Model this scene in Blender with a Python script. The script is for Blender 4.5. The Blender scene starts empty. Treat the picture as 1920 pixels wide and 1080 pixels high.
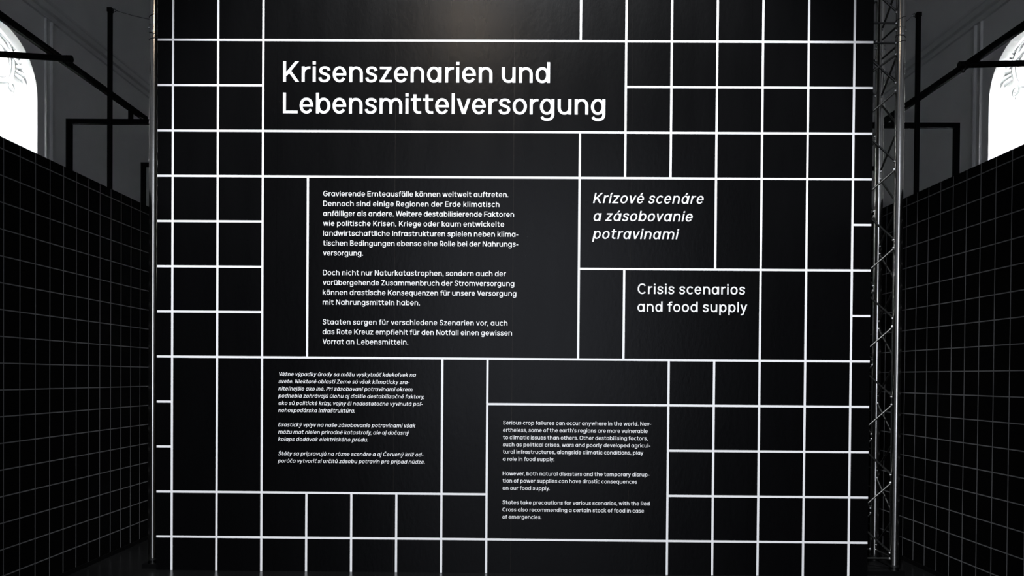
import bpy, math
from math import sin, cos, pi, radians, hypot
from mathutils import Matrix, Vector

S = bpy.context.scene
C = S.collection

# ------------------------------------------------------------------ camera
# world: x right along the text wall, y away from the viewer, z up; floor z = 0; text wall front y = 0
CAM = (1.8666, -4.3765, 1.0740)
a_, b_, c_ = 0.0087129, -0.0103112, -0.0073954
Rz = Matrix(((cos(a_), -sin(a_), 0), (sin(a_), cos(a_), 0), (0, 0, 1)))
Rx = Matrix(((1, 0, 0), (0, cos(b_), -sin(b_)), (0, sin(b_), cos(b_))))
Ry = Matrix(((cos(c_), 0, sin(c_)), (0, 1, 0), (-sin(c_), 0, cos(c_))))
Rm = Rz @ Rx @ Ry
right, fwd, up = Rm.col[0], Rm.col[1], Rm.col[2]
cd = bpy.data.cameras.new('camera')
Y_FRONT = -11.0
cam = bpy.data.objects.new('camera', cd)
C.objects.link(cam)
cam.matrix_world = Matrix(((right[0], up[0], -fwd[0], CAM[0]), (right[1], up[1], -fwd[1], CAM[1]),
                           (right[2], up[2], -fwd[2], CAM[2]), (0, 0, 0, 1)))
cd.sensor_fit = 'HORIZONTAL'
cd.sensor_width = 36
cd.lens = 36 * 1484.277 / 1920
cd.shift_x = (960 - 940.43) / 1920
cd.shift_y = (722.56 - 540) / 1920
cd.clip_start = 0.05
cd.clip_end = 200
S.camera = cam

# ------------------------------------------------------------------ world, lamps, exposure
S.view_settings.view_transform = 'Standard'
S.view_settings.look = 'None'
S.view_settings.exposure = 0.0
S.view_settings.gamma = 1.0
S.view_settings.use_curve_mapping = False
W = bpy.data.worlds.new('overcast_sky')
S.world = W
W.use_nodes = True
W.node_tree.nodes['Background'].inputs[0].default_value = (0.93, 0.97, 1.0, 1)
W.node_tree.nodes['Background'].inputs[1].default_value = 60.0


def area(name, loc, target, sx, sy, power, color, spread=180):
    l = bpy.data.lights.new(name, 'AREA')
    l.shape = 'RECTANGLE'
    l.size, l.size_y = sx, sy
    l.energy = power
    l.color = color
    l.spread = radians(spread)
    o = bpy.data.objects.new(name, l)
    C.objects.link(o)
    o.location = loc
    o.rotation_euler = (Vector(target) - Vector(loc)).to_track_quat('-Z', 'Y').to_euler()
    return o


def spot(name, loc, target, power, color, cone, blend, radius):
    l = bpy.data.lights.new(name, 'SPOT')
    l.energy = power
    l.color = color
    l.spot_size = radians(cone)
    l.spot_blend = blend
    l.shadow_soft_size = radius
    o = bpy.data.objects.new(name, l)
    C.objects.link(o)
    o.location = loc
    o.rotation_euler = (Vector(target) - Vector(loc)).to_track_quat('-Z', 'Y').to_euler()
    return o


# exhibition spotlights hung behind and above the viewer, aimed at the text wall
spot('white_spotlight', (1.70, -4.3, 7.7), (1.88, 0, 1.25), 4300, (0.93, 0.96, 1.0), 40, 0.5, 0.16)
spot('warm_spotlight', (1.45, -3.6, 4.65), (1.75, 0, 2.3), 50, (1.0, 0.80, 0.60), 70, 0.9, 0.08)
# added area light behind the viewer for the foil's cool sheen; no entrance built
area('sheen_fill', (2.2, Y_FRONT + 0.05, 2.6), (2.2, 0, 2.6), 4.6, 5.0, 150, (0.82, 0.87, 1.0))

# ------------------------------------------------------------------ materials


def nt(name):
    m = bpy.data.materials.new(name)
    m.use_nodes = True
    return m, m.node_tree, m.node_tree.nodes['Principled BSDF']


def noise_ramp(t, scale, detail, stops, coord='Object', vec=None):
    tc = t.nodes.new('ShaderNodeTexCoord')
    n = t.nodes.new('ShaderNodeTexNoise')
    n.inputs['Scale'].default_value = scale
    n.inputs['Detail'].default_value = detail
    mp = t.nodes.new('ShaderNodeMapping')
    if vec:
        mp.inputs['Scale'].default_value = vec
    t.links.new(tc.outputs[coord], mp.inputs[0])
    t.links.new(mp.outputs[0], n.inputs['Vector'])
    r = t.nodes.new('ShaderNodeValToRGB')
    r.color_ramp.elements[0].position = stops[0][0]
    r.color_ramp.elements[0].color = stops[0][1]
    r.color_ramp.elements[1].position = stops[1][0]
    r.color_ramp.elements[1].color = stops[1][1]
    t.links.new(n.outputs['Fac'], r.inputs[0])
    return n, r


def mat_plain(name, col, rough, metal=0.0, var=0.15, scale=6, bump=0.0, bscale=80, spec=0.5):
    m, t, p = nt(name)
    lo = tuple(c * (1 - var) for c in col) + (1,)
    hi = tuple(min(1, c * (1 + var)) for c in col) + (1,)
    n, r = noise_ramp(t, scale, 4, ((0.3, lo), (0.7, hi)))
    t.links.new(r.outputs[0], p.inputs['Base Color'])
    p.inputs['Roughness'].default_value = rough
    p.inputs['Metallic'].default_value = metal
    p.inputs['Specular IOR Level'].default_value = spec
    if bump:
        n2, r2 = noise_ramp(t, bscale, 3, ((0.2, (0, 0, 0, 1)), (0.8, (1, 1, 1, 1))))
        b = t.nodes.new('ShaderNodeBump')
        b.inputs['Strength'].default_value = bump
        b.inputs['Distance'].default_value = 0.002
        t.links.new(n2.outputs['Fac'], b.inputs['Height'])
        t.links.new(b.outputs[0], p.inputs['Normal'])
    return m


M = {}
# semi-gloss black printed foil: orange-peel relief, slight vertical rubbing
m, t, p = nt('black_foil')
p.inputs['Base Color'].default_value = (0.0012, 0.0012, 0.0014, 1)
p.inputs['Specular IOR Level'].default_value = 0.16
n, r = noise_ramp(t, 5, 5, ((0.3, (0.26, 0.26, 0.26, 1)), (0.75, (0.30, 0.30, 0.30, 1))), vec=(1.6, 1, 0.35))
t.links.new(r.outputs[0], p.inputs['Roughness'])
n2, r2 = noise_ramp(t, 42, 4, ((0.2, (0, 0, 0, 1)), (0.8, (1, 1, 1, 1))), vec=(1.4, 1, 0.8))
b = t.nodes.new('ShaderNodeBump')
b.inputs['Strength'].default_value = 0.35
b.inputs['Distance'].default_value = 0.0012
t.links.new(n2.outputs['Fac'], b.inputs['Height'])
t.links.new(b.outputs[0], p.inputs['Normal'])
M['foil'] = m
M['foil_side'] = mat_plain('matt_black_sheet', (0.0006, 0.0006, 0.00065), 0.8, spec=0.03, var=0.3, scale=3)
M['white'] = mat_plain('white_print', (0.86, 0.86, 0.87), 0.45, var=0.015, scale=3, spec=0.3)
M['grey_line'] = mat_plain('grey_print', (0.10, 0.10, 0.103), 0.6, var=0.06, scale=3, spec=0.2)
M['board'] = mat_plain('plywood_back', (0.05, 0.04, 0.03), 0.7, var=0.3, scale=9)
M['alu'] = mat_plain('aluminium_tube', (0.70, 0.68, 0.64), 0.15, 1.0, var=0.1, scale=14, bump=0.05, bscale=60)
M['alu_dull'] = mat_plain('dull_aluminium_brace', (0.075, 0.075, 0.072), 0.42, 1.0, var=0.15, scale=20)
M['weld'] = mat_plain('bright_weld', (0.75, 0.75, 0.75), 0.25, 1.0, var=0.1, scale=60, bump=0.6, bscale=500)
M['tie'] = mat_plain('dark_tie', (0.02, 0.02, 0.02), 0.5)
M['steel'] = mat_plain('black_painted_steel', (0.0015, 0.0015, 0.0016), 0.6, var=0.3, scale=12, spec=0.06)
M['wire'] = mat_plain('steel_wire', (0.03, 0.03, 0.03), 0.5, 0.3)
M['plaster'] = mat_plain('lime_plaster', (0.77, 0.77, 0.76), 0.9, var=0.05, scale=1.4, bump=0.25, bscale=60, spec=0.2)
M['trim'] = mat_plain('painted_moulding', (0.70, 0.70, 0.69), 0.7, var=0.04, scale=4, spec=0.3)
M['court'] = mat_plain('white_court_plaster', (0.86, 0.86, 0.85), 0.9, var=0.03, scale=2, bump=0.3, bscale=40, spec=0.1)
M['stucco'] = mat_plain('grey_stucco', (0.20, 0.205, 0.205), 0.85, var=0.25, scale=16, bump=0.5, bscale=90, spec=0.1)
M['floor'] = mat_plain('dark_floor', (0.004, 0.004, 0.004), 0.22, var=0.3, scale=2.2, spec=0.5)
M['ceiling'] = mat_plain('ceiling_plaster', (0.45, 0.45, 0.44), 0.95, var=0.05, scale=1)

# ------------------------------------------------------------------ mesh helpers


class MB:
    def __init__(s):
        s.v, s.f, s.sm = [], [], []

    def face(s, pts, smooth=False):
        n = len(s.v)
        s.v += [tuple(p) for p in pts]
        s.f.append(tuple(range(n, n + len(pts))))
        s.sm.append(smooth)

    def box(s, x0, y0, z0, x1, y1, z1):
        n = len(s.v)
        s.v += [(x, y, z) for x in (x0, x1) for y in (y0, y1) for z in (z0, z1)]
        for q in ((0, 1, 3, 2), (4, 6, 7, 5), (0, 4, 5, 1), (2, 3, 7, 6), (0, 2, 6, 4), (1, 5, 7, 3)):
            s.f.append(tuple(n + i for i in q))
            s.sm.append(False)
        return s

    def tube(s, p, q, r, n=14, r2=None, cap=True):
        p, q = Vector(p), Vector(q)
        r2 = r if r2 is None else r2
        d = (q - p).normalized()
        u = d.orthogonal().normalized()
        w = d.cross(u)
        k = len(s.v)
        for c0, rr in ((p, r), (q, r2)):
            for i in range(n):
                a = 2 * pi * i / n
                s.v.append(tuple(c0 + (u * cos(a) + w * sin(a)) * rr))
        for i in range(n):
            j = (i + 1) % n
            s.f.append((k + i, k + j, k + n + j, k + n + i))
            s.sm.append(True)
        if cap:
            s.face([s.v[k + n - 1 - i] for i in range(n)])
            s.face([s.v[k + n + i] for i in range(n)])
        return s

    def path(s, pts, r, n=8, taper=None):
        P_ = [Vector(p) for p in pts]
        m_ = len(P_)
        k = len(s.v)
        u = None
        for i in range(m_):
            d = (P_[min(m_ - 1, i + 1)] - P_[max(0, i - 1)]).normalized()
            u = d.orthogonal().normalized() if u is None else (u - d * u.dot(d)).normalized()
            w = d.cross(u)
            rr = r if taper is None else r * taper(i / (m_ - 1))
            for q in range(n):
                a = 2 * pi * q / n
                s.v.append(tuple(P_[i] + (u * cos(a) + w * sin(a)) * rr))
        for i in range(m_ - 1):
            for q in range(n):
                q2 = (q + 1) % n
                s.f.append((k + i * n + q, k + i * n + q2, k + (i + 1) * n + q2, k + (i + 1) * n + q))
                s.sm.append(True)
        s.face([s.v[k + n - 1 - q] for q in range(n)])
        e = k + (m_ - 1) * n
        s.face([s.v[e + q] for q in range(n)])
        return s

    def blob(s, c, rx, ry, rz, n=10, k=6):
        b0 = len(s.v)
        for i in range(k + 1):
            a = pi * i / k
            for j in range(n):
                b = 2 * pi * j / n
                s.v.append((c[0] + rx * sin(a) * cos(b), c[1] + ry * sin(a) * sin(b), c[2] + rz * cos(a)))
        for i in range(k):
            for j in range(n):
                j2 = (j + 1) % n
                s.f.append((b0 + i * n + j, b0 + (i + 1) * n + j, b0 + (i + 1) * n + j2, b0 + i * n + j2))
                s.sm.append(True)
        return s

    def extrude(s, prof, place, a, b):
        """prof: closed 2D outline; place(u, v, t) -> 3D; from t=a to t=b"""
        n = len(s.v)
        k = len(prof)
        s.v += [tuple(place(u, v, a)) for u, v in prof] + [tuple(place(u, v, b)) for u, v in prof]
        for i in range(k):
            j = (i + 1) % k
            s.f.append((n + i, n + j, n + k + j, n + k + i))
            s.sm.append(False)
        s.f.append(tuple(n + k - 1 - i for i in range(k)))
        s.f.append(tuple(n + k + i for i in range(k)))
        s.sm += [False, False]
        return s

    def build(s, name, mat, parent=None, loc=None, **props):
        me = bpy.data.meshes.new(name)
        vs = s.v
        if loc is not None:
            vs = [(x - loc[0], y - loc[1], z - loc[2]) for x, y, z in vs]
        me.from_pydata(vs, [], s.f)
        me.polygons.foreach_set('use_smooth', s.sm)
        me.materials.append(mat)
        me.update()
        o = bpy.data.objects.new(name, me)
        C.objects.link(o)
        if loc is not None:
            o.location = loc
        if parent is not None:
            o.parent = parent
        for k_, v_ in props.items():
            o[k_] = v_
        return o


def root(name, label, cat, loc, group=None):
    o = bpy.data.objects.new(name, None)
    o.empty_display_size = 0.1
    C.objects.link(o)
    o.location = loc
    o['label'] = label
    o['category'] = cat
    if group:
        o['group'] = group
    return o


def child(mb, name, mat, par, **props):
    """vertices in world coordinates, object origin at the parent's origin"""
    l = par.location
    mb.v = [(x - l[0], y - l[1], z - l[2]) for x, y, z in mb.v]
    return mb.build(name, mat, par, **props)


def struct(mb, name, mat, **props):
    return mb.build(name, mat, None, kind='structure', **props)


# ------------------------------------------------------------------ the hall
XL, XR = -3.43, 7.164            # plaster side walls
XC = (XL + XR) / 2
Y0, Y1 = -11.0, 15.0
ZC = 8.2
FL = -0.012                      # floor level
TH = 0.10                        # wall thickness (window reveal)
AY, AZ, AA, AB = 3.79, 4.13, 0.68, 0.605    # arch: centre y, spring height, half width, rise
ARCHES = (AY,)
SILL = 1.3


def arch_pts(yc, n=28):
    pts = []
    for i in range(n + 1):
        a = pi - pi * i / n
        cc, ss = cos(a), sin(a)
        pts.append((yc + AA * math.copysign(abs(cc) ** 0.93, cc), AZ + AB * abs(ss) ** 0.93))
    return pts


def side_wall(name, x, sgn):
    mb = MB()
    xo = x + sgn * TH
    ys = sorted(ARCHES)
    edges = [Y0]
    for yc in ys:
        edges += [yc - AA, yc + AA]
    edges.append(Y1)
    top = ZC

    def quad(y0, z0, y1, z1):
        for xx in (x, xo):
            mb.face([(xx, y0, z0), (xx, y1, z0), (xx, y1, z1), (xx, y0, z1)])
    for i in range(0, len(edges), 2):
        quad(edges[i], -0.15, edges[i + 1], top)
    for yc in ys:
        quad(yc - AA, -0.15, yc + AA, SILL)
        pts = arch_pts(yc)
        for i in range(len(pts) - 1):
            (ya, za), (yb, zb) = pts[i], pts[i + 1]
            for xx in (x, xo):
                mb.face([(xx, ya, za), (xx, yb, zb), (xx, yb, top), (xx, ya, top)])
        loop = [(yc - AA, SILL)] + pts + [(yc + AA, SILL)]
        for i in range(len(loop)):
            (ya, za), (yb, zb) = loop[i], loop[(i + 1) % len(loop)]
            mb.face([(x, ya, za), (x, yb, zb), (xo, yb, zb), (xo, ya, za)])
    for (ya, yb, za, zb) in ((Y0, Y0, -0.15, top), (Y1, Y1, -0.15, top)):
        mb.face([(x, ya, za), (xo, ya, za), (xo, yb, zb), (x, yb, zb)])
    mb.face([(x, Y0, top), (xo, Y0, top), (xo, Y1, top), (x, Y1, top)])
    mb.face([(x, Y0, -0.15), (xo, Y0, -0.15), (xo, Y1, -0.15), (x, Y1, -0.15)])
    return struct(mb, name, M['plaster'])


side_wall('wall_left', XL, -1)
side_wall('wall_right', XR, 1)
struct(MB().box(XL - TH, Y0 - 0.3, -0.2, XR + TH, Y1 + 0.3, FL), 'floor', M['floor'])
struct(MB().box(XL - TH, Y0 - 0.3, ZC, XR + TH, Y1 + 0.3, ZC + 0.25), 'ceiling', M['ceiling'])
struct(MB().box(XL - TH, Y1, -0.15, XR + TH, Y1 + 0.3, ZC), 'wall_back', M['plaster'])
struct(MB().box(XL - TH, Y0 - 0.3, -0.15, XR + TH, Y0, ZC), 'wall_front', M['plaster'])

# cornices (trim) and pilaster strips on both side walls
CORN = [(0, 5.115), (0.032, 5.117), (0.034, 5.15), (0.012, 5.168), (0.012, 5.188), (0.062, 5.192), (0.064, 5.222),
        (0.012, 5.25), (0.012, 5.30), (0.030, 5.306), (0.030, 5.335), (0, 5.35)]
for k, (x, sg) in enumerate(((XL, 1), (XR, -1))):
    mb = MB()
    mb.extrude(CORN, lambda u, v, t_: (x + sg * u, t_, v), Y0 + 0.01, Y1 - 0.01)
    struct(mb, 'trim_%d' % (k + 1), M['trim'])
    for j, yb in enumerate((4.575, 2.86)):
        mb = MB()
        for (ya, w_, d_) in ((yb + 0.022, 0.032, 0.022), (yb + 0.135, 0.05, 0.025)):
            prof = [(0.0, ya), (d_ * 0.6, ya + 0.004), (d_, ya + w_ * 0.3), (d_, ya + w_ * 0.7), (d_ * 0.6, ya + w_ - 0.004), (0.0, ya + w_)]
            mb.extrude(prof, lambda u, v, t_: (x + sg * u, v, t_), 0.0, 5.118)
        struct(mb, 'trim_%d' % (3 + 2 * k + j), M['trim'])

# the bright light courts outside the arched openings
OX = 1.2
for k, (x, sg, nm) in enumerate(((XL, -1, 'wall_court_left'), (XR, 1, 'wall_court_right'))):
    xa, xb = x + sg * OX, x + sg * (OX + 0.3)
    struct(MB().box(min(xa, xb), Y0, -0.2, max(xa, xb), Y1, 6.6), nm, M['court'])
    xg0, xg1 = sorted((x + sg * TH, xa))
    struct(MB().box(xg0, Y0, 0.7, xg1, Y1, 0.9), 'floor_court_' + ('left' if k == 0 else 'right'), M['court'])
    # moulded arch bands around the cartouche
    for q, rr in enumerate((1.68, 1.545)):
        mb = MB()
        for i in range(40):
            a0, a1 = pi * i / 40, pi * (i + 1) / 40
            xs = sorted((xa - sg * 0.05, xa + sg * 0.01))
            for (ri, ro, xd) in ((rr - 0.022, rr + 0.022, 0.05),):
                v = []
                for a in (a0, a1):
                    for r_ in (ri, ro):
                        for xx in (xa + sg * 0.01, xa - sg * xd):
                            v.append((xx, 5.3 + r_ * cos(a), 3.75 + r_ * sin(a)))
                n0 = len(mb.v)
                mb.v += v
                for fq in ((0, 1, 5, 4), (2, 6, 7, 3), (1, 3, 7, 5)):
                    mb.f.append(tuple(n0 + z for z in fq))
                    mb.sm.append(False)
        struct(mb, 'trim_%d' % (7 + 2 * k + q), M['stucco'])
    # stucco cartouche: oval medallion ring with sprays of leaves
    cy, cz = 5.61, 5.08
    side = 'left' if k == 0 else 'right'
    rt = root('stucco_cartouche', 'grey stucco medallion with leaf sprays on the bright wall seen through the %s arched opening' % side,
              'ornament', (xa, cy, cz))

    def P(dy, dz, out=0.03):
        return (xa - sg * (out - 0.008), cy + dy, cz + dz)
    for (nm2, r0, th) in (('outer_ring', 0.30, 0.018), ('inner_ring', 0.235, 0.012)):
        mb = MB()
        pts = [P(r0 * cos(2 * pi * i / 40), r0 * 1.0 * sin(2 * pi * i / 40), 0.03) for i in range(41)]
        mb.path(pts, th, 8)
        child(mb, nm2, M['stucco'], rt)
    mb = MB()
    mb.blob(P(0, 0, 0.03), 0.03, 0.15, 0.17)
    child(mb, 'boss', M['court'], rt)
    # leaves: curved tapering fronds, each its own part
    for sd in (-1, 1):
        for i in range(8):
            ang = radians(-38 + 17 * i)
            L_ = 0.16 + 0.05 * sin(i * 2.1)
            bx, bz = 0.345 * cos(ang * 0.55), 0.02 + 0.26 * sin(ang * 0.75)
            pts = []
            for j in range(7):
                u = j / 6
                aa = ang + 0.9 * u
                pts.append(P(sd * (bx + L_ * u * cos(ang) - 0.05 * u * u * sin(ang)), bz + L_ * u * sin(ang) + 0.06 * u * u, 0.035 + 0.035 * sin(pi * u)))
            mb = MB()
            mb.path(pts, 0.021, 7, taper=lambda u: 0.55 + 1.0 * sin(pi * min(1, u * 0.9 + 0.1)) * 0.75)
            mb.blob(pts[-1], 0.016, 0.018, 0.018, 8, 5)
            child(mb, 'leaf', M['stucco'], rt)
        mb = MB()
        pts = []
        for j in range(26):
            u = j / 25
            a = -pi / 2 + 2.6 * pi * u
            r_ = 0.085 * (1 - 0.75 * u)
            pts.append(P(sd * (0.26 + r_ * cos(a)), -0.30 + r_ * sin(a) - 0.0, 0.035))
        mb.path(pts, 0.013, 7)
        child(mb, 'volute', M['stucco'], rt)

# ------------------------------------------------------------------ text wall
PX0, PX1, PZ1 = -0.086, 3.8545, 4.05
wallp = root('text_wall', 'big free-standing black exhibition wall with white grid lines and printed text between two trusses', 'display wall', (1.884, 0.012, 0))
child(MB().box(PX0, 0.002, FL, PX1, 0.022, PZ1), 'backing_board', M['board'], wallp)
seams = [PX0, 0.578, 1.232, 1.886, 2.535, 3.192, PX1]
for i in range(6):
    child(MB().box(seams[i] + (0.00025 if i else 0), 0.0, FL, seams[i + 1] - (0.00025 if i < 5 else 0), 0.0021, PZ1), 'foil_strip', M['foil'], wallp)
Cc = 0.25
ZR = 2.925


def zrow(j):
    return ZR - Cc * j


LW = 0.006
RE = PX1 - 0.001
LE = PX0 + 0.001
e0, e1 = (LE) / Cc, (RE) / Cc
HL = [(-4, e0, e1), (-3, e0, 9), (-3, 11, e1), (-2, e0, e1), (-1, e0, 2), (-1, 9, e1), (0, e0, e1), (1, e0, 2), (1, 10, e1), (2, e0, e1), (3, e0, e1), (4, e0, 2), (4, 15, e1), (5, e0, 2), (5, 9, e1), (6, e0, 2),
      (6, 15, e1), (7, e0, e1), (8, e0, 0), (8, 7, e1), (9, e0, 0), (9, 11, e1), (10, e0, 7), (10, 11, e1), (11, e0, e1)]
TB, BB = -4.5, 11.7
VL = [(0, TB, BB), (1, TB, BB), (2, TB, BB), (3, 3, 7), (3, 10, BB), (4, 10, BB), (5, 10, BB), (6, 7, BB), (7, 7, BB),
      (9, TB, 0), (9, 2, 7), (10, TB, 3), (10, 5, 7), (11, TB, 3), (11, 7, BB), (12, TB, 5), (12, 7, BB), (13, TB, BB), (14, TB, BB), (15, TB, BB)]
for j, u0, u1 in HL:
    x0 = u0 * Cc - (LW if u0 > e0 + .01 and u0 == int(u0) else 0)
    x1 = u1 * Cc + (LW if u1 < e1 - .01 and u1 == int(u1) else 0)
    child(MB().box(x0, -0.0005, zrow(j) - LW, x1, 0.001, zrow(j) + LW), 'grid_line', M['white'], wallp)
for i, v0, v1 in VL:
    za = zrow(v1) if v1 != BB else FL
    zb = zrow(v0) if v0 != TB else PZ1
    child(MB().box(i * Cc - LW, -0.0004, za, i * Cc + LW, 0.001, zb), 'grid_line', M['white'], wallp)

# ------------------------------------------------------------------ lettering (own monoline letterforms; cap height = 1)
SW, SH = 0.144, 0.124
XH = 0.75


def arc(cx, cy, rx, ry, a0, a1, n=None, e=2.08):
    n = n or max(4, int(abs(a1 - a0) / 12))
    out = []
    for i in range(n + 1):
        a = radians(a0 + (a1 - a0) * i / n)
        c, s = cos(a), sin(a)
        out.append((cx + rx * math.copysign(abs(c) ** (2 / e), c), cy + ry * math.copysign(abs(s) ** (2 / e), s)))
    return out


def spline(cp, n=5):
    P_ = [cp[0]] + cp + [cp[-1]]
    out = []
    for i in range(1, len(P_) - 2):
        p0, p1, p2, p3 = P_[i - 1:i + 3]
        for j in range(n):
            u = j / n
            out.append(tuple(0.5 * ((2 * p1[k]) + (-p0[k] + p2[k]) * u + (2 * p0[k] - 5 * p1[k] + 4 * p2[k] - p3[k]) * u * u + (-p0[k] + 3 * p1[k] - 3 * p2[k] + p3[k]) * u ** 3) for k in (0, 1)))
    out.append(cp[-1])
    return out


def rect(x0, y0, x1, y1):
    return [[(x0, y0), (x1, y0), (x1, y1), (x0, y1)]]


def dia(x0, y0, x1, y1, w=None):
    """diagonal stroke with horizontally cut ends; x are the stroke's centre"""
    w = w or SW
    L_ = hypot(x1 - x0, y1 - y0)
    hw = w / 2 * L_ / abs(y1 - y0)
    return [[(x0 - hw, y0), (x0 + hw, y0), (x1 + hw, y1), (x1 - hw, y1)]]


def rib(pts, wv=None, wh=None):
    wv = wv or SW
    wh = wh or SH
    n = len(pts)
    L_, R_ = [], []
    for i in range(n):
        pa, pb = pts[max(0, i - 1)], pts[min(n - 1, i + 1)]
        if i in (0, n - 1) and hypot(pts[0][0] - pts[-1][0], pts[0][1] - pts[-1][1]) < 1e-4:
            pa, pb = pts[-2], pts[1]        # closed ring
        tx, ty = pb[0] - pa[0], pb[1] - pa[1]
        l = hypot(tx, ty) or 1
        tx, ty = tx / l, ty / l
        w = (wv * ty * ty + wh * tx * tx) / 2
        L_.append((pts[i][0] - ty * w, pts[i][1] + tx * w))
        R_.append((pts[i][0] + ty * w, pts[i][1] - tx * w))
    return [('strip', L_, R_)]


def sc(poly, sx, sy, dx, dy):
    out = []
    for q in poly:
        if q[0] == 'strip':
            out.append(('strip', [(x * sx + dx, y * sy + dy) for x, y in q[1]], [(x * sx + dx, y * sy + dy) for x, y in q[2]]))
        else:
            out.append([(x * sx + dx, y * sy + dy) for x, y in q])
    return out


h = SW / 2
k_ = SH / 2
G = {}          # char: (ink width, lsb, rsb, polys)
SB, RB, DB = 0.085, 0.055, 0.015
ry_ = XH / 2 + 0.012 - k_
bowlL = lambda: rib(arc(0.330, XH / 2, 0.330 - h, ry_, 0, 360, 32))
bowlR = lambda: rib(arc(0.37, XH / 2, 0.330 - h, ry_, 0, 360, 32))
stemA = lambda x, y0, y1: rect(x, y0, x + SW, y1)
G['o'] = (0.69, RB, RB, rib(arc(0.345, XH / 2, 0.345 - h, ry_, 0, 360, 32)))
G['c'] = (0.62, RB, 0.045, rib(arc(0.345, XH / 2, 0.345 - h, ry_, 38, 322, 24)))
G['e'] = (0.66, RB, RB, rib(arc(0.33, XH / 2, 0.33 - h, ry_, 0, 328, 28)) + rect(0.08, 0.32, 0.66, 0.424))
G['a'] = (0.70, RB, SB, bowlL() + stemA(0.70 - SW, 0, XH))
G['d'] = (0.70, RB, SB, bowlL() + stemA(0.70 - SW, 0, 1.0))
G['q'] = (0.70, RB, SB, bowlL() + stemA(0.70 - SW, -0.29, XH))
G['b'] = (0.70, SB, RB, bowlR() + stemA(0, 0, 1.0))
G['p'] = (0.70, SB, RB, bowlR() + stemA(0, -0.29, XH))
G['g'] = (0.70, RB, SB, bowlL() + rib([(0.624, XH), (0.624, 0.3)] + arc(0.345, -0.02, 0.279, 0.235, 0, -157, 14)))


def archn(x, w, y0=0.0):
    xr = x + w
    return rib(arc(x + w / 2, 0.43, w / 2, 0.2655, 180, 0, 16) + [(xr, 0.2), (xr, y0)])


G['n'] = (0.656, SB, 0.078, stemA(0, 0, XH) + archn(h, 0.656 - SW))
G['h'] = (0.656, SB, 0.078, stemA(0, 0, 1.0) + archn(h, 0.656 - SW))
G['m'] = (1.10, SB, 0.078, stemA(0, 0, XH) + archn(h, 0.550 - h) + archn(0.55, 0.550 - h))
G['u'] = (0.656, 0.078, SB, stemA(0.656 - SW, 0, XH) + rib([(h, XH), (h, 0.5)] + arc(0.328, 0.32, 0.328 - h, 0.2655, 180, 360, 16)))
G['r'] = (0.42, SB, 0.025, stemA(0, 0, XH) + rib(arc(0.345, 0.40, 0.345 - h, 0.2875, 180, 92, 10) + [(0.36, 0.6875), (0.42, 0.6875)]))
G['l'] = (SW, SB, SB, stemA(0, 0, 1.0))
G['ı'] = (SW, SB, SB, stemA(0, 0, XH))
dot = rect(-0.005, 0.845, SW + 0.005, 0.995)
G['i'] = (SW, SB, SB, stemA(0, 0, XH) + dot)
G['j'] = (SW, SB, SB, dot + rib([(h, XH), (h, 0.1)] + arc(-0.09, -0.04, 0.166, 0.185, 0, -90, 8) + [(-0.14, -0.225)]))
G['t'] = (0.50, 0.035, 0.05, rect(0.125, 0.2, 0.125 + SW, 0.94) + rect(0, XH - 0.12, 0.49, XH) + rib([(0.201, 0.35)] + arc(0.38, 0.235, 0.179, 0.171, 180, 270, 8) + [(0.50, 0.064)]))
G['f'] = (0.45, 0.035, 0.02, rect(0, XH - 0.12, 0.44, XH) + rib([(0.195, 0), (0.195, 0.6)] + arc(0.36, 0.77, 0.165, 0.167, 180, 90, 8) + [(0.46, 0.937)]))
S_ = [(0.505, 0.545), (0.475, 0.635), (0.395, 0.685), (0.285, 0.697), (0.165, 0.672), (0.098, 0.575), (0.125, 0.475), (0.225, 0.413), (0.36, 0.372), (0.462, 0.305), (0.492, 0.205), (0.43, 0.095), (0.295, 0.052), (0.165, 0.066), (0.09, 0.125), (0.062, 0.22)]
G['s'] = (0.575, 0.05, 0.05, rib(spline(S_, 3)))
G['v'] = (0.68, DB, DB, dia(0.085, XH, 0.335, 0) + dia(0.595, XH, 0.345, 0))
G['w'] = (1.02, DB, DB, dia(0.08, XH, 0.285, 0, 0.142) + dia(0.50, XH, 0.30, 0, 0.142) + dia(0.52, XH, 0.72, 0, 0.142) + dia(0.94, XH, 0.735, 0, 0.142))
G['y'] = (0.68, DB, DB, dia(0.085, XH, 0.345, 0.02) + dia(0.595, XH, 0.255, -0.20) + rib([(0.268, -0.16), (0.235, -0.215), (0.17, -0.232), (0.05, -0.232)], 0.14, 0.125))
G['k'] = (0.63, SB, DB, stemA(0, 0, 1.0) + dia(0.09, 0.24, 0.50, XH) + dia(0.25, 0.42, 0.535, 0))
G['z'] = (0.59, 0.05, 0.05, rect(0.015, XH - SH, 0.575, XH) + rect(0, 0, 0.59, SH) + dia(0.10, 0.06, 0.485, XH - 0.06, 0.145))
G['K'] = (0.80, SB, DB, stemA(0, 0, 1.0) + dia(0.09, 0.29, 0.685, 1.0) + dia(0.305, 0.53, 0.70, 0))
G['L'] = (0.72, SB, 0.04, stemA(0, 0, 1.0) + rect(0.1, 0, 0.72, SH))
G['E'] = (0.66, SB, 0.06, stemA(0, 0, 1.0) + rect(0.1, 0, 0.66, SH) + rect(0.1, 0.44, 0.61, 0.44 + SH) + rect(0.1, 1 - SH, 0.65, 1.0))
G['F'] = (0.63, SB, 0.03, stemA(0, 0, 1.0) + rect(0.1, 0.42, 0.58, 0.42 + SH) + rect(0.1, 1 - SH, 0.63, 1.0))
G['D'] = (0.79, SB, 0.055, stemA(0, 0, 1.0) + rib([(0.1, 1 - k_)] + arc(0.36, 0.5, 0.354, 0.5 - k_, 90, -90, 20) + [(0.1, k_)]))
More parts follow.
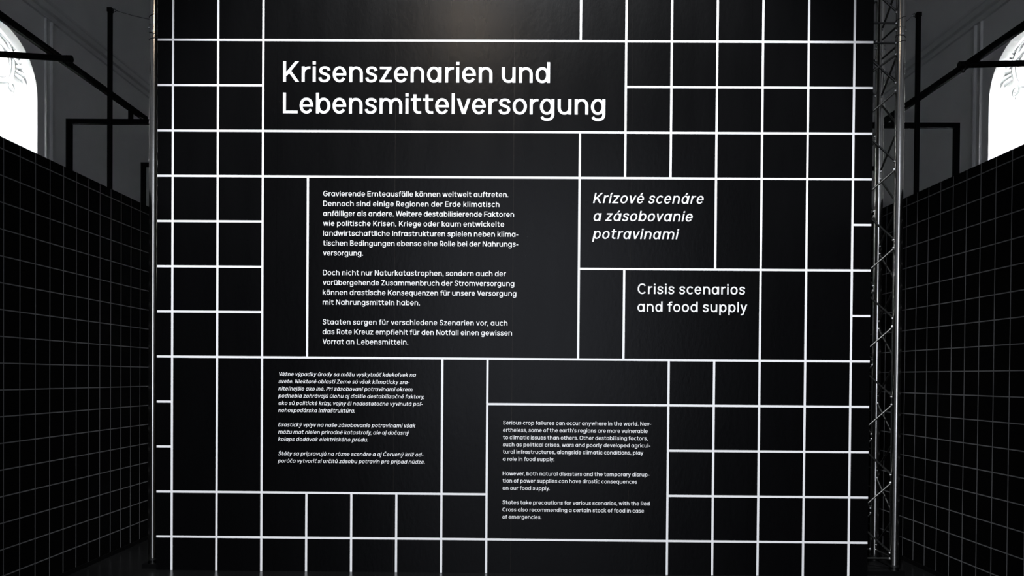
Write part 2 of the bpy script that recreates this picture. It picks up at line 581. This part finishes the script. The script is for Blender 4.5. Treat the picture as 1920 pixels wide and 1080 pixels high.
G['C'] = (0.83, 0.06, 0.05, rib(arc(0.44, 0.5, 0.44 - h, 0.5 + 0.012 - k_, 40, 320, 26)))
G['G'] = (0.86, 0.06, 0.07, rib(arc(0.44, 0.5, 0.44 - h, 0.5 + 0.012 - k_, 42, 352, 28)) + rect(0.46, 0.40, 0.865, 0.40 + SH))
G['O'] = (0.88, 0.06, 0.06, rib(arc(0.44, 0.5, 0.44 - h, 0.5 + 0.012 - k_, 0, 360, 36)))
G['S'] = (0.70, 0.055, 0.055, rib(spline([(x * 1.2, (y - 0.052) * (0.888 / 0.645) + 0.052 + 0.003) for x, y in S_], 3)))
G['N'] = (0.78, SB, SB, stemA(0, 0, 1.0) + stemA(0.628, 0, 1.0) + dia(0.095, 1.0, 0.685, 0))
G['H'] = (0.77, SB, SB, stemA(0, 0, 1.0) + stemA(0.618, 0, 1.0) + rect(0.1, 0.43, 0.65, 0.43 + SH))
G['I'] = (SW, SB, SB, stemA(0, 0, 1.0))
G['Z'] = (0.72, 0.05, 0.05, rect(0.02, 1 - SH, 0.70, 1.0) + rect(0, 0, 0.72, SH) + dia(0.105, 0.06, 0.61, 0.94))
G['V'] = (0.82, DB, DB, dia(0.085, 1.0, 0.405, 0) + dia(0.735, 1.0, 0.415, 0))
G['W'] = (1.24, DB, DB, dia(0.08, 1.0, 0.335, 0, .145) + dia(0.61, 1.0, 0.35, 0, .145) + dia(0.63, 1.0, 0.89, 0, .145) + dia(1.16, 1.0, 0.905, 0, .145))


def cap_bowl(xr, yc, ryy):
    return rib([(0.1, yc + ryy)] + arc(xr - h - 0.22, yc, 0.22, ryy, 90, -90, 14) + [(0.1, yc - ryy)])


G['P'] = (0.67, SB, 0.045, stemA(0, 0, 1.0) + cap_bowl(0.67, 0.68, 0.32 - k_))
G['R'] = (0.69, SB, 0.03, stemA(0, 0, 1.0) + cap_bowl(0.66, 0.69, 0.31 - k_) + dia(0.37, 0.42, 0.60, 0))
G['B'] = (0.69, SB, 0.05, stemA(0, 0, 1.0) + cap_bowl(0.64, 0.735, 0.265 - k_) + cap_bowl(0.69, 0.27, 0.27 - k_))
G['.'] = (0.16, 0.06, 0.07, rect(0, 0, 0.16, 0.155))
G[','] = (0.16, 0.06, 0.07, [[(0, 0.155), (0, 0), (0.055, -0.15), (0.135, -0.15), (0.16, 0.155)]])
G['-'] = (0.36, 0.05, 0.05, rect(0, 0.30, 0.36, 0.415))
G['’'] = (0.15, 0.03, 0.03, [[(0, 1.0), (0.03, 0.72), (0.11, 0.72), (0.15, 1.0)]])
G[' '] = (0.29, 0, 0, [])


def acc(base, kind, dy=0.0):
    w, l, r, poly = G[base]
    cx = {'a': 0.36, 'd': 0.36}.get(base, w / 2)
    tw = 0.115
    if kind == 'acute':
        ex = dia(cx - 0.035, 0.83 + dy, cx + 0.075, 1.01 + dy, 0.13)
    elif kind == 'caron':
        ex = dia(cx + 0.03, 0.83 + dy, cx + 0.15, 0.99 + dy, tw) + dia(cx - 0.03, 0.83 + dy, cx - 0.15, 0.99 + dy, tw)
    elif kind == 'circ':
        ex = dia(cx + 0.13, 0.83 + dy, cx + 0.02, 0.99 + dy, tw) + dia(cx - 0.13, 0.83 + dy, cx - 0.02, 0.99 + dy, tw)
    elif kind == 'uml':
        ex = rect(cx - 0.21, 0.845, cx - 0.07, 0.98) + rect(cx + 0.07, 0.845, cx + 0.21, 0.98)
    elif kind == 'hook':
        x0 = {'t': 0.42, 'l': SW + 0.07, 'd': 0.76}[base]
        ex = [[(x0 + 0.02, 1.02), (x0, 0.78), (x0 + 0.07, 0.78), (x0 + 0.135, 1.02)]]
        return (w + {'t': 0.03, 'l': 0.13, 'd': 0.13}[base], l, r * 0.5, poly + ex)
    return (w, l, r, poly + ex)


for ch, (bs, kd) in {'á': ('a', 'acute'), 'é': ('e', 'acute'), 'í': ('ı', 'acute'), 'ó': ('o', 'acute'), 'ú': ('u', 'acute'), 'ý': ('y', 'acute'),
                     'š': ('s', 'caron'), 'č': ('c', 'caron'), 'ž': ('z', 'caron'), 'ň': ('n', 'caron'), 'ô': ('o', 'circ'), 'ä': ('a', 'uml'), 'ö': ('o', 'uml'),
                     'ü': ('u', 'uml'), 'ť': ('t', 'hook'), 'ľ': ('l', 'hook'), 'ď': ('d', 'hook')}.items():
    G[ch] = acc(bs, kd)
G['Š'] = acc('S', 'caron', 0.24)
G['Č'] = acc('C', 'caron', 0.24)
KERN = {'Vo': -.08, 'Ve': -.08, 'Vá': -.1, 'ra': -.02, 'We': -.06, 'Fa': -.07, 'y.': -.08, 'y,': -.08, 'r,': -.06, 'r.': -.06}


def set_line(mb, text, x0, x1, z, cap, italic=False, bold=1.0):
    pen = 0.0
    pos = []
    prev = None
    for ch in text:
        w, l, r, poly = G[ch]
        if prev is not None:
            pen += l + KERN.get(prev + ch, 0)
        pos.append(pen)
        pen += w
        end = pen
        pen += r
        prev = ch
    extra = ((x1 - x0) / cap - end) / max(1, len(text) - 1)
    sh = 0.2 if italic else 0.0
    cnt = 0
    for i, ch in enumerate(text):
        for q in G[ch][3]:
            y = -0.0006 - 0.00002 * (cnt % 8)
            cnt += 1
            T = lambda p_: (x0 + cap * (p_[0] + pos[i] + extra * i + sh * p_[1]), y, z + cap * p_[1])
            if q[0] == 'strip':
                n0 = len(mb.v)
                Ls, Rs = q[1], q[2]
                for a_p, b_p in zip(Ls, Rs):
                    mb.v.append(T(a_p))
                    mb.v.append(T(b_p))
                for j in range(len(Ls) - 1):
                    mb.f.append((n0 + 2 * j, n0 + 2 * j + 1, n0 + 2 * j + 3, n0 + 2 * j + 2))
                    mb.sm.append(False)
            else:
                mb.face([T(p_) for p_ in q])


def text_part(name, lines, x0, z0, pitch, cap, italic=False, wv=1.0, lab=None):
    mb = MB()
    for (k, txt, xe) in lines:
        set_line(mb, txt, x0, xe, z0 - pitch * k, cap, italic)
    kw = {'label': lab} if lab else {}
    return child(mb, name, M['white'], wallp, **kw)


text_part('heading_lettering', [(0, 'Krisenszenarien und', 2.0821), (1, 'Lebensmittelversorgung', 2.3886)], 0.610, 2.6955, 0.1727, 0.1135,
          lab='large upright white heading at the top')
text_part('subheading_lettering', [(0, 'Krízové scenáre', 2.9282), (1, 'a zásobovanie', 2.8688), (2, 'potravinami', 2.7889)], 2.325, 2.037, 0.098, 0.0565, True,
          lab='slanted white heading of three lines')
text_part('subheading_lettering', [(0, 'Crisis scenarios', 3.1656), (1, 'and food supply', 3.1787)], 2.575, 1.539, 0.0975, 0.0565,
          lab='upright white heading of two lines')
text_part('paragraph_lettering', [(0, 'Gravierende Ernteausfälle können weltweit auftreten.', 1.8578), (1, 'Dennoch sind einige Regionen der Erde klimatisch', 1.809),
          (2, 'anfälliger als andere. Weitere destabilisierende Faktoren', 1.8901), (3, 'wie politische Krisen, Kriege oder kaum entwickelte', 1.8358),
          (4, 'landwirtschaftliche Infrastrukturen spielen neben klima-', 1.9138), (5, 'tischen Bedingungen ebenso eine Rolle bei der Nahrungs-', 1.9143),
          (6, 'versorgung.', 1.0571), (8, 'Doch nicht nur Naturkatastrophen, sondern auch der', 1.8484), (9, 'vorübergehende Zusammenbruch der Stromversorgung', 1.8944),
          (10, 'können drastische Konsequenzen für unsere Versorgung', 1.9063), (11, 'mit Nahrungsmitteln haben.', 1.3728),
          (13, 'Staaten sorgen für verschiedene Szenarien vor, auch', 1.858), (14, 'das Rote Kreuz empfiehlt für den Notfall einen gewissen', 1.8838), (15, 'Vorrat an Lebensmitteln.', 1.3098)],
          0.8355, 2.067, 0.05447, 0.0290, lab='medium-sized white paragraphs left of the middle')
text_part('paragraph_lettering', [(0, 'Vážne výpadky úrody sa môžu vyskytnúť kdekoľvek na', 1.3514), (1, 'svete. Niektoré oblasti Zeme sú však klimaticky zra-', 1.3168),
          (2, 'niteľnejšie ako iné. Pri zásobovaní potravinami okrem', 1.3336), (3, 'podnebia zohrávajú úlohu aj ďalšie destabilizačné faktory,', 1.4003),
          (4, 'ako sú politické krízy, vojny či nedostatočne vyvinutá poľ-', 1.3914), (5, 'nohospodárska infraštruktúra.', 1.0166),
          (7, 'Drastický vplyv na naše zásobovanie potravinami však', 1.3511), (8, 'môžu mať nielen prírodné katastrofy, ale aj dočasný', 1.3158), (9, 'kolaps dodávok elektrického prúdu.', 1.0895),
          (11, 'Štáty sa pripravujú na rôzne scenáre a aj Červený kríž od-', 1.3967), (12, 'porúča vytvoriť si určitú zásobu potravín pre prípad núdze.', 1.4053)],
          0.5915, 1.0725, 0.0401, 0.0212, True, lab='small slanted white paragraphs at the lower left')
text_part('paragraph_lettering', [(0, 'Serious crop failures can occur anywhere in the world. Nev-', 2.6563), (1, 'ertheless, some of the earth’s regions are more vulnerable', 2.6372),
          (2, 'to climatic issues than others. Other destabilising factors,', 2.6376), (3, 'such as political crises, wars and poorly developed agricul-', 2.6524),
          (4, 'tural infrastructures, alongside climatic conditions, play', 2.6142), (5, 'a role in food supply.', 2.1226),
          (7, 'However, both natural disasters and the temporary disrup-', 2.6489), (8, 'tion of power supplies can have drastic consequences', 2.5818), (9, 'on our food supply.', 2.0989),
          (11, 'States take precautions for various scenarios, with the Red', 2.6518), (12, 'Cross also recommending a certain stock of food in case', 2.6207), (13, 'of emergencies.', 2.0541)],
          1.8385, 0.812, 0.0401, 0.0212, lab='small upright white paragraphs at the lower right')

# ------------------------------------------------------------------ side partitions
CS = 0.125
for side in (0, 1):
    sx = (-0.502, 4.256)[side]
    sg = (-1, 1)[side]
    zt = 2.176
    z0 = (ZR - 0.8028, ZR - 0.8019)[side]
    yph = (-0.6847, 0.4209)[side]
    ya, yb = -2.6, 2.6
    if side == 0:
        lab = 'long black grid-lined partition running back along the left of the text wall'
    else:
        lab = 'long black grid-lined partition running back behind the right truss'
    pw = root('grid_partition', lab, 'partition wall', (sx + sg * 0.02, (ya + yb) / 2, 0), 'black grid partitions flanking the text wall')
    xs = sorted((sx, sx + sg * 0.036))
    ya2 = -2.60
    child(MB().box(xs[0], ya2, 0.012, xs[1], yb, zt), 'sheet_panel', M['foil_side'], pw)
    g = 0.0027
    xo = sorted((sx + sg * 0.001, sx - sg * 0.0006))
    xv = sorted((sx + sg * 0.001, sx - sg * 0.0005))
    z = z0
    while z > 0.02:
        child(MB().box(xo[0], ya2 + 0.001, z - g, xo[1], yb - 0.001, z + g), 'grid_line', M['grey_line'], pw)
        z -= CS
    n = int((yph - ya2) / CS)
    y = yph - n * CS
    while y < yb:
        if y - g > ya2 and y + g < yb:
            child(MB().box(xv[0], y - g, 0.014, xv[1], y + g, zt - 0.001), 'grid_line', M['grey_line'], pw)
        y += CS
    # foot rail
    xr_ = sorted((sx - sg * 0.004, sx + sg * 0.05))
    child(MB().box(xr_[0], ya2, FL, xr_[1], yb, 0.012), 'foot_rail', M['steel'], pw)

# ------------------------------------------------------------------ trusses


def truss(xa, xb, lab):
    """square aluminium truss between x = xa and xb, y = 0.05 .. 0.29; from the floor past the top of the text wall"""
    ys = (0.0505, 0.2905)
    rt = root('lattice_truss', lab, 'truss', ((xa + xb) / 2, 0.17, 0), 'aluminium trusses holding the text wall')
    corners = [(xa, ys[0]), (xb, ys[0]), (xb, ys[1]), (xa, ys[1])]
    sec = ((0.045, 2.965), (3.03, 4.40))
    for (x, y) in corners:
        for (za, zb) in sec:
            ch = child(MB().tube((x, y, za), (x, y, zb), 0.0245, 28), 'main_tube', M['alu'], rt)
        child(MB().tube((x, y, 2.965), (x, y, 3.03), 0.0225, 24).tube((x, y, 2.955), (x, y, 2.970), 0.0253, 24)
              .tube((x, y, 3.025), (x, y, 3.038), 0.0253, 24), 'coupler', M['alu'], rt)
        mb = MB()
        mb.tube((x - 0.032, y, 3.012), (x + 0.032, y, 3.012), 0.005, 8)
        child(mb, 'coupler_pin', M['weld'], rt)
        child(MB().tube((x, y - 0.027, 2.985), (x, y + 0.032, 2.985), 0.005, 8), 'coupler_pin', M['weld'], rt)
        # adjustable foot
        mb = MB()
        mb.tube((x, y, 0.012), (x, y, 0.05), 0.018, 18)
        mb.tube((x, y, 0.034), (x, y, 0.044), 0.0265, 18)
        child(mb, 'foot', M['alu_dull'], rt)
    child(MB().box(min(xa, xb) - 0.05, ys[0] - 0.026, FL, max(xa, xb) + 0.05, ys[1] + 0.05, 0.012), 'base_plate', M['steel'], rt)
    # four lattice faces
    welds = MB()
    p0 = 0.088
    ph = 0.4355
    hz = (0.078, 2.942, 3.052, 4.36)
    faces = [(0, 1, 0), (1, 2, 0), (2, 3, 0), (3, 0, 0)]
    for (ia, ib, flip) in faces:
        A, B = corners[ia], corners[ib]
        if flip:
            A, B = B, A
        d = Vector((B[0] - A[0], B[1] - A[1], 0)).normalized()

        def node(c, z, s):
            return (c[0] + d[0] * s, c[1] + d[1] * s, z)
        for z in hz:
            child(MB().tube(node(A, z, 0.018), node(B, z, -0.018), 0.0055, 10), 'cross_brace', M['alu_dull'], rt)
            welds.blob(node(A, z, 0.026), 0.007, 0.007, 0.007, 8, 5).blob(node(B, z, -0.026), 0.007, 0.007, 0.007, 8, 5)
        # right-hand nodes of the front face at z = 0.088 + k * 0.4355 (measured), the others half a pitch away
        segs = []
        for k in range(0, 7):
            zr = p0 + k * ph
            zl = zr + ph / 2
            segs.append((zr + 0.022, zl - 0.0, 'up'))
            if k < 6:
                segs.append((zr + ph - 0.022, zl + 0.0, 'dn'))
        segs.append((2.88, 2.70 + 0.02, 'dn'))
        for k in range(0, 3):
            zr = 3.09 + k * ph
            segs.append((zr + 0.022, zr + ph / 2, 'up'))
            segs.append((zr + ph - 0.022, zr + ph / 2, 'dn'))
        for (zr, zl, kd) in segs:
            if zr > 4.35 or zl > 4.35:
                continue
            if kd == 'up':
                zl -= 0.014
            else:
                zl += 0.014
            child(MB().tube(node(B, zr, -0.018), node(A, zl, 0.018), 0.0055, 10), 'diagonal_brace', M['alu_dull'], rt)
            welds.blob(node(B, zr, -0.026), 0.007, 0.007, 0.007, 8, 5).blob(node(A, zl, 0.026), 0.007, 0.007, 0.007, 8, 5)
    child(welds, 'weld', M['weld'], rt, kind='stuff')
    return rt, corners


tl, cl = truss(0.112, -0.128, 'silver lattice truss behind the left edge of the text wall, mostly hidden')
tr, cr = truss(3.785, 4.025, 'silver lattice truss with visible diagonals beside the right edge of the text wall')
# wire ties wound round the tubes at the joints
for rt, (x, y) in ((tl, (-0.128, 0.0505)), (tr, (4.025, 0.0505))):
    mb = MB()
    for zz, ex in ((3.075, 0.010), (2.975, -0.008), (2.945, 0.006)):
        pts = [(x + 0.026 * cos(2 * pi * i / 16), y + 0.026 * sin(2 * pi * i / 16), zz + ex * cos(2 * pi * i / 16)) for i in range(17)]
        mb.path(pts, 0.0016, 5)
    child(mb, 'wire_tie', M['wire'], rt)

# ------------------------------------------------------------------ black steel behind the wall


def box_tube(mb, x0, y0, z0, x1, y1, z1):
    return mb.box(x0, y0, z0, x1, y1, z1)


def portal(y, lab, s=0.036):
    xl, xr, zt = -1.507, 5.245, 3.022
    rt = root('portal_frame', lab, 'frame', ((xl + xr) / 2, y, 0), 'black steel portal frames behind the text wall')
    for x in (xl, xr):
        post = child(MB().box(x - s / 2, y - s / 2, 0.008, x + s / 2, y + s / 2, zt - s), 'post', M['steel'], rt)
        child(MB().box(x - 0.07, y - 0.07, FL, x + 0.07, y + 0.07, 0.008), 'foot_plate', M['steel'], rt)
    child(MB().box(xl - s / 2, y - s / 2, zt - s, xr + s / 2, y + s / 2, zt), 'crossbar', M['steel'], rt)
    return rt


portal(1.67, 'nearer black steel frame whose crossbar shows on both sides of the text wall')
portal(2.90, 'farther black steel frame, only a corner showing low beside the left truss')

for sgn, side in ((-1, 'left'), (1, 'right')):
    XB = CAM[0] + sgn * 2.902
    zb = 3.106 if sgn < 0 else 3.084
    xi = lambda d: CAM[0] + sgn * d
    rt = root('steel_beam', 'long black double steel beam slanting across the %s arched opening' % side, 'beam', (XB, -2.0, zb - 0.035), 'black steel beams under the pipes')
    child(MB().box(XB - 0.012, -6.0, zb + 0.001, XB + 0.012, 1.93, zb + 0.022), 'upper_tube', M['steel'], rt)
    child(MB().box(XB - 0.012, -6.0, zb - 0.022, XB + 0.012, 1.93, zb - 0.004), 'lower_tube', M['steel'], rt)
    mb = MB()
    for k in range(12):
        yy = -5.9 + k * 0.68
        mb.box(XB - 0.009, yy, zb - 0.0045, XB + 0.009, yy + 0.05, zb + 0.0015)
    child(mb, 'spacer', M['steel'], rt, kind='stuff')
    child(MB().box(XB - 0.012, 1.652, 3.022, XB + 0.012, 1.688, zb - 0.022), 'riser', M['steel'], rt)
    # pipe across the beam out to the plaster wall
    Yp, Zp = 0.625, (3.066 if sgn < 0 else 3.049)
    xin, xout = xi(2.775 if sgn < 0 else 2.805), (XL if sgn < 0 else XR)
    pp = root('round_pipe', 'short black pipe end crossing the beam in front of the %s arched opening' % side, 'pipe', (XB, Yp, Zp), 'black pipes on the steel beams')
    child(MB().tube((xin, Yp, Zp), (xout, Yp, Zp + (0.155 if sgn < 0 else 0.08)), 0.0195, 20), 'pipe_tube', M['steel'], pp)
    child(MB().tube((xin - sgn * 0.0, Yp, Zp), (xin + sgn * 0.05, Yp, Zp + 0.0005), 0.0225, 20), 'pipe_collar', M['steel'], pp)
    child(MB().box(XB - 0.016, Yp - 0.018, Zp + 0.0175, XB + 0.016, Yp + 0.018, zb - 0.0215), 'clamp', M['steel'], pp)
    mb = MB()
    pts = [(xin + sgn * 0.03, Yp + 0.026 * cos(a), Zp - 0.012 + 0.033 * sin(a)) for a in [2 * pi * i / 20 for i in range(21)]]
    mb.path(pts, 0.003, 6)
    child(mb, 'hanging_ring', M['steel'], pp)
    # thin guy post beside the partition and its wire to the truss joint
    xp = (-0.613, 4.362)[0 if sgn < 0 else 1]
    yp = 0.52
    zt = (3.335, 3.323)[0 if sgn < 0 else 1]
    gp = root('guy_post', 'thin upright black post standing just outside the %s grid partition' % side, 'post', (xp, yp, 0), 'thin black guy posts')
    s = 0.0115
    child(MB().box(xp - s, yp - s, 0.006, xp + s, yp + s, zt), 'post_tube', M['steel'], gp)
    child(MB().box(xp - 0.04, yp - 0.04, FL, xp + 0.04, yp + 0.04, 0.006), 'foot_plate', M['steel'], gp)
    child(MB().box(xp - s * 1.25, yp - s * 1.25, zt - 0.022, xp + s * 1.25, yp + s * 1.25, zt + 0.003), 'end_cap', M['steel'], gp)
    xe = xp - sgn * 0.03
    mb = MB()
    pts = [(xp - sgn * (s + 0.012) + 0.012 * cos(a), yp, zt - 0.012 + 0.009 * sin(a)) for a in [2 * pi * i / 12 for i in range(13)]]
    mb.path(pts, 0.0022, 5)
    child(mb, 'eye_ring', M['wire'], gp)
    tx, ty = (cl[1] if sgn < 0 else cr[1])
    p0 = Vector((xp - sgn * (s + 0.024), yp, zt - 0.012))
    p1 = Vector((tx + (-sgn * 0 + sgn * 0.0275), ty + 0.005, 3.062))
    pts = [tuple(p0.lerp(p1, i / 12) + Vector((0, 0, -0.004 * sin(pi * i / 12)))) for i in range(13)]
    mb = MB()
    mb.path(pts, 0.0016, 5)
    wv_ = root('guy_wire', 'thin slack wire from the %s guy post to the truss joint' % side, 'wire', tuple(p0), 'guy wires')
    child(mb, 'wire_strand', M['wire'], wv_)
    child(MB().tube(p0, p0.lerp(p1, 0.05), 0.0035, 8), 'ferrule', M['weld'], wv_)
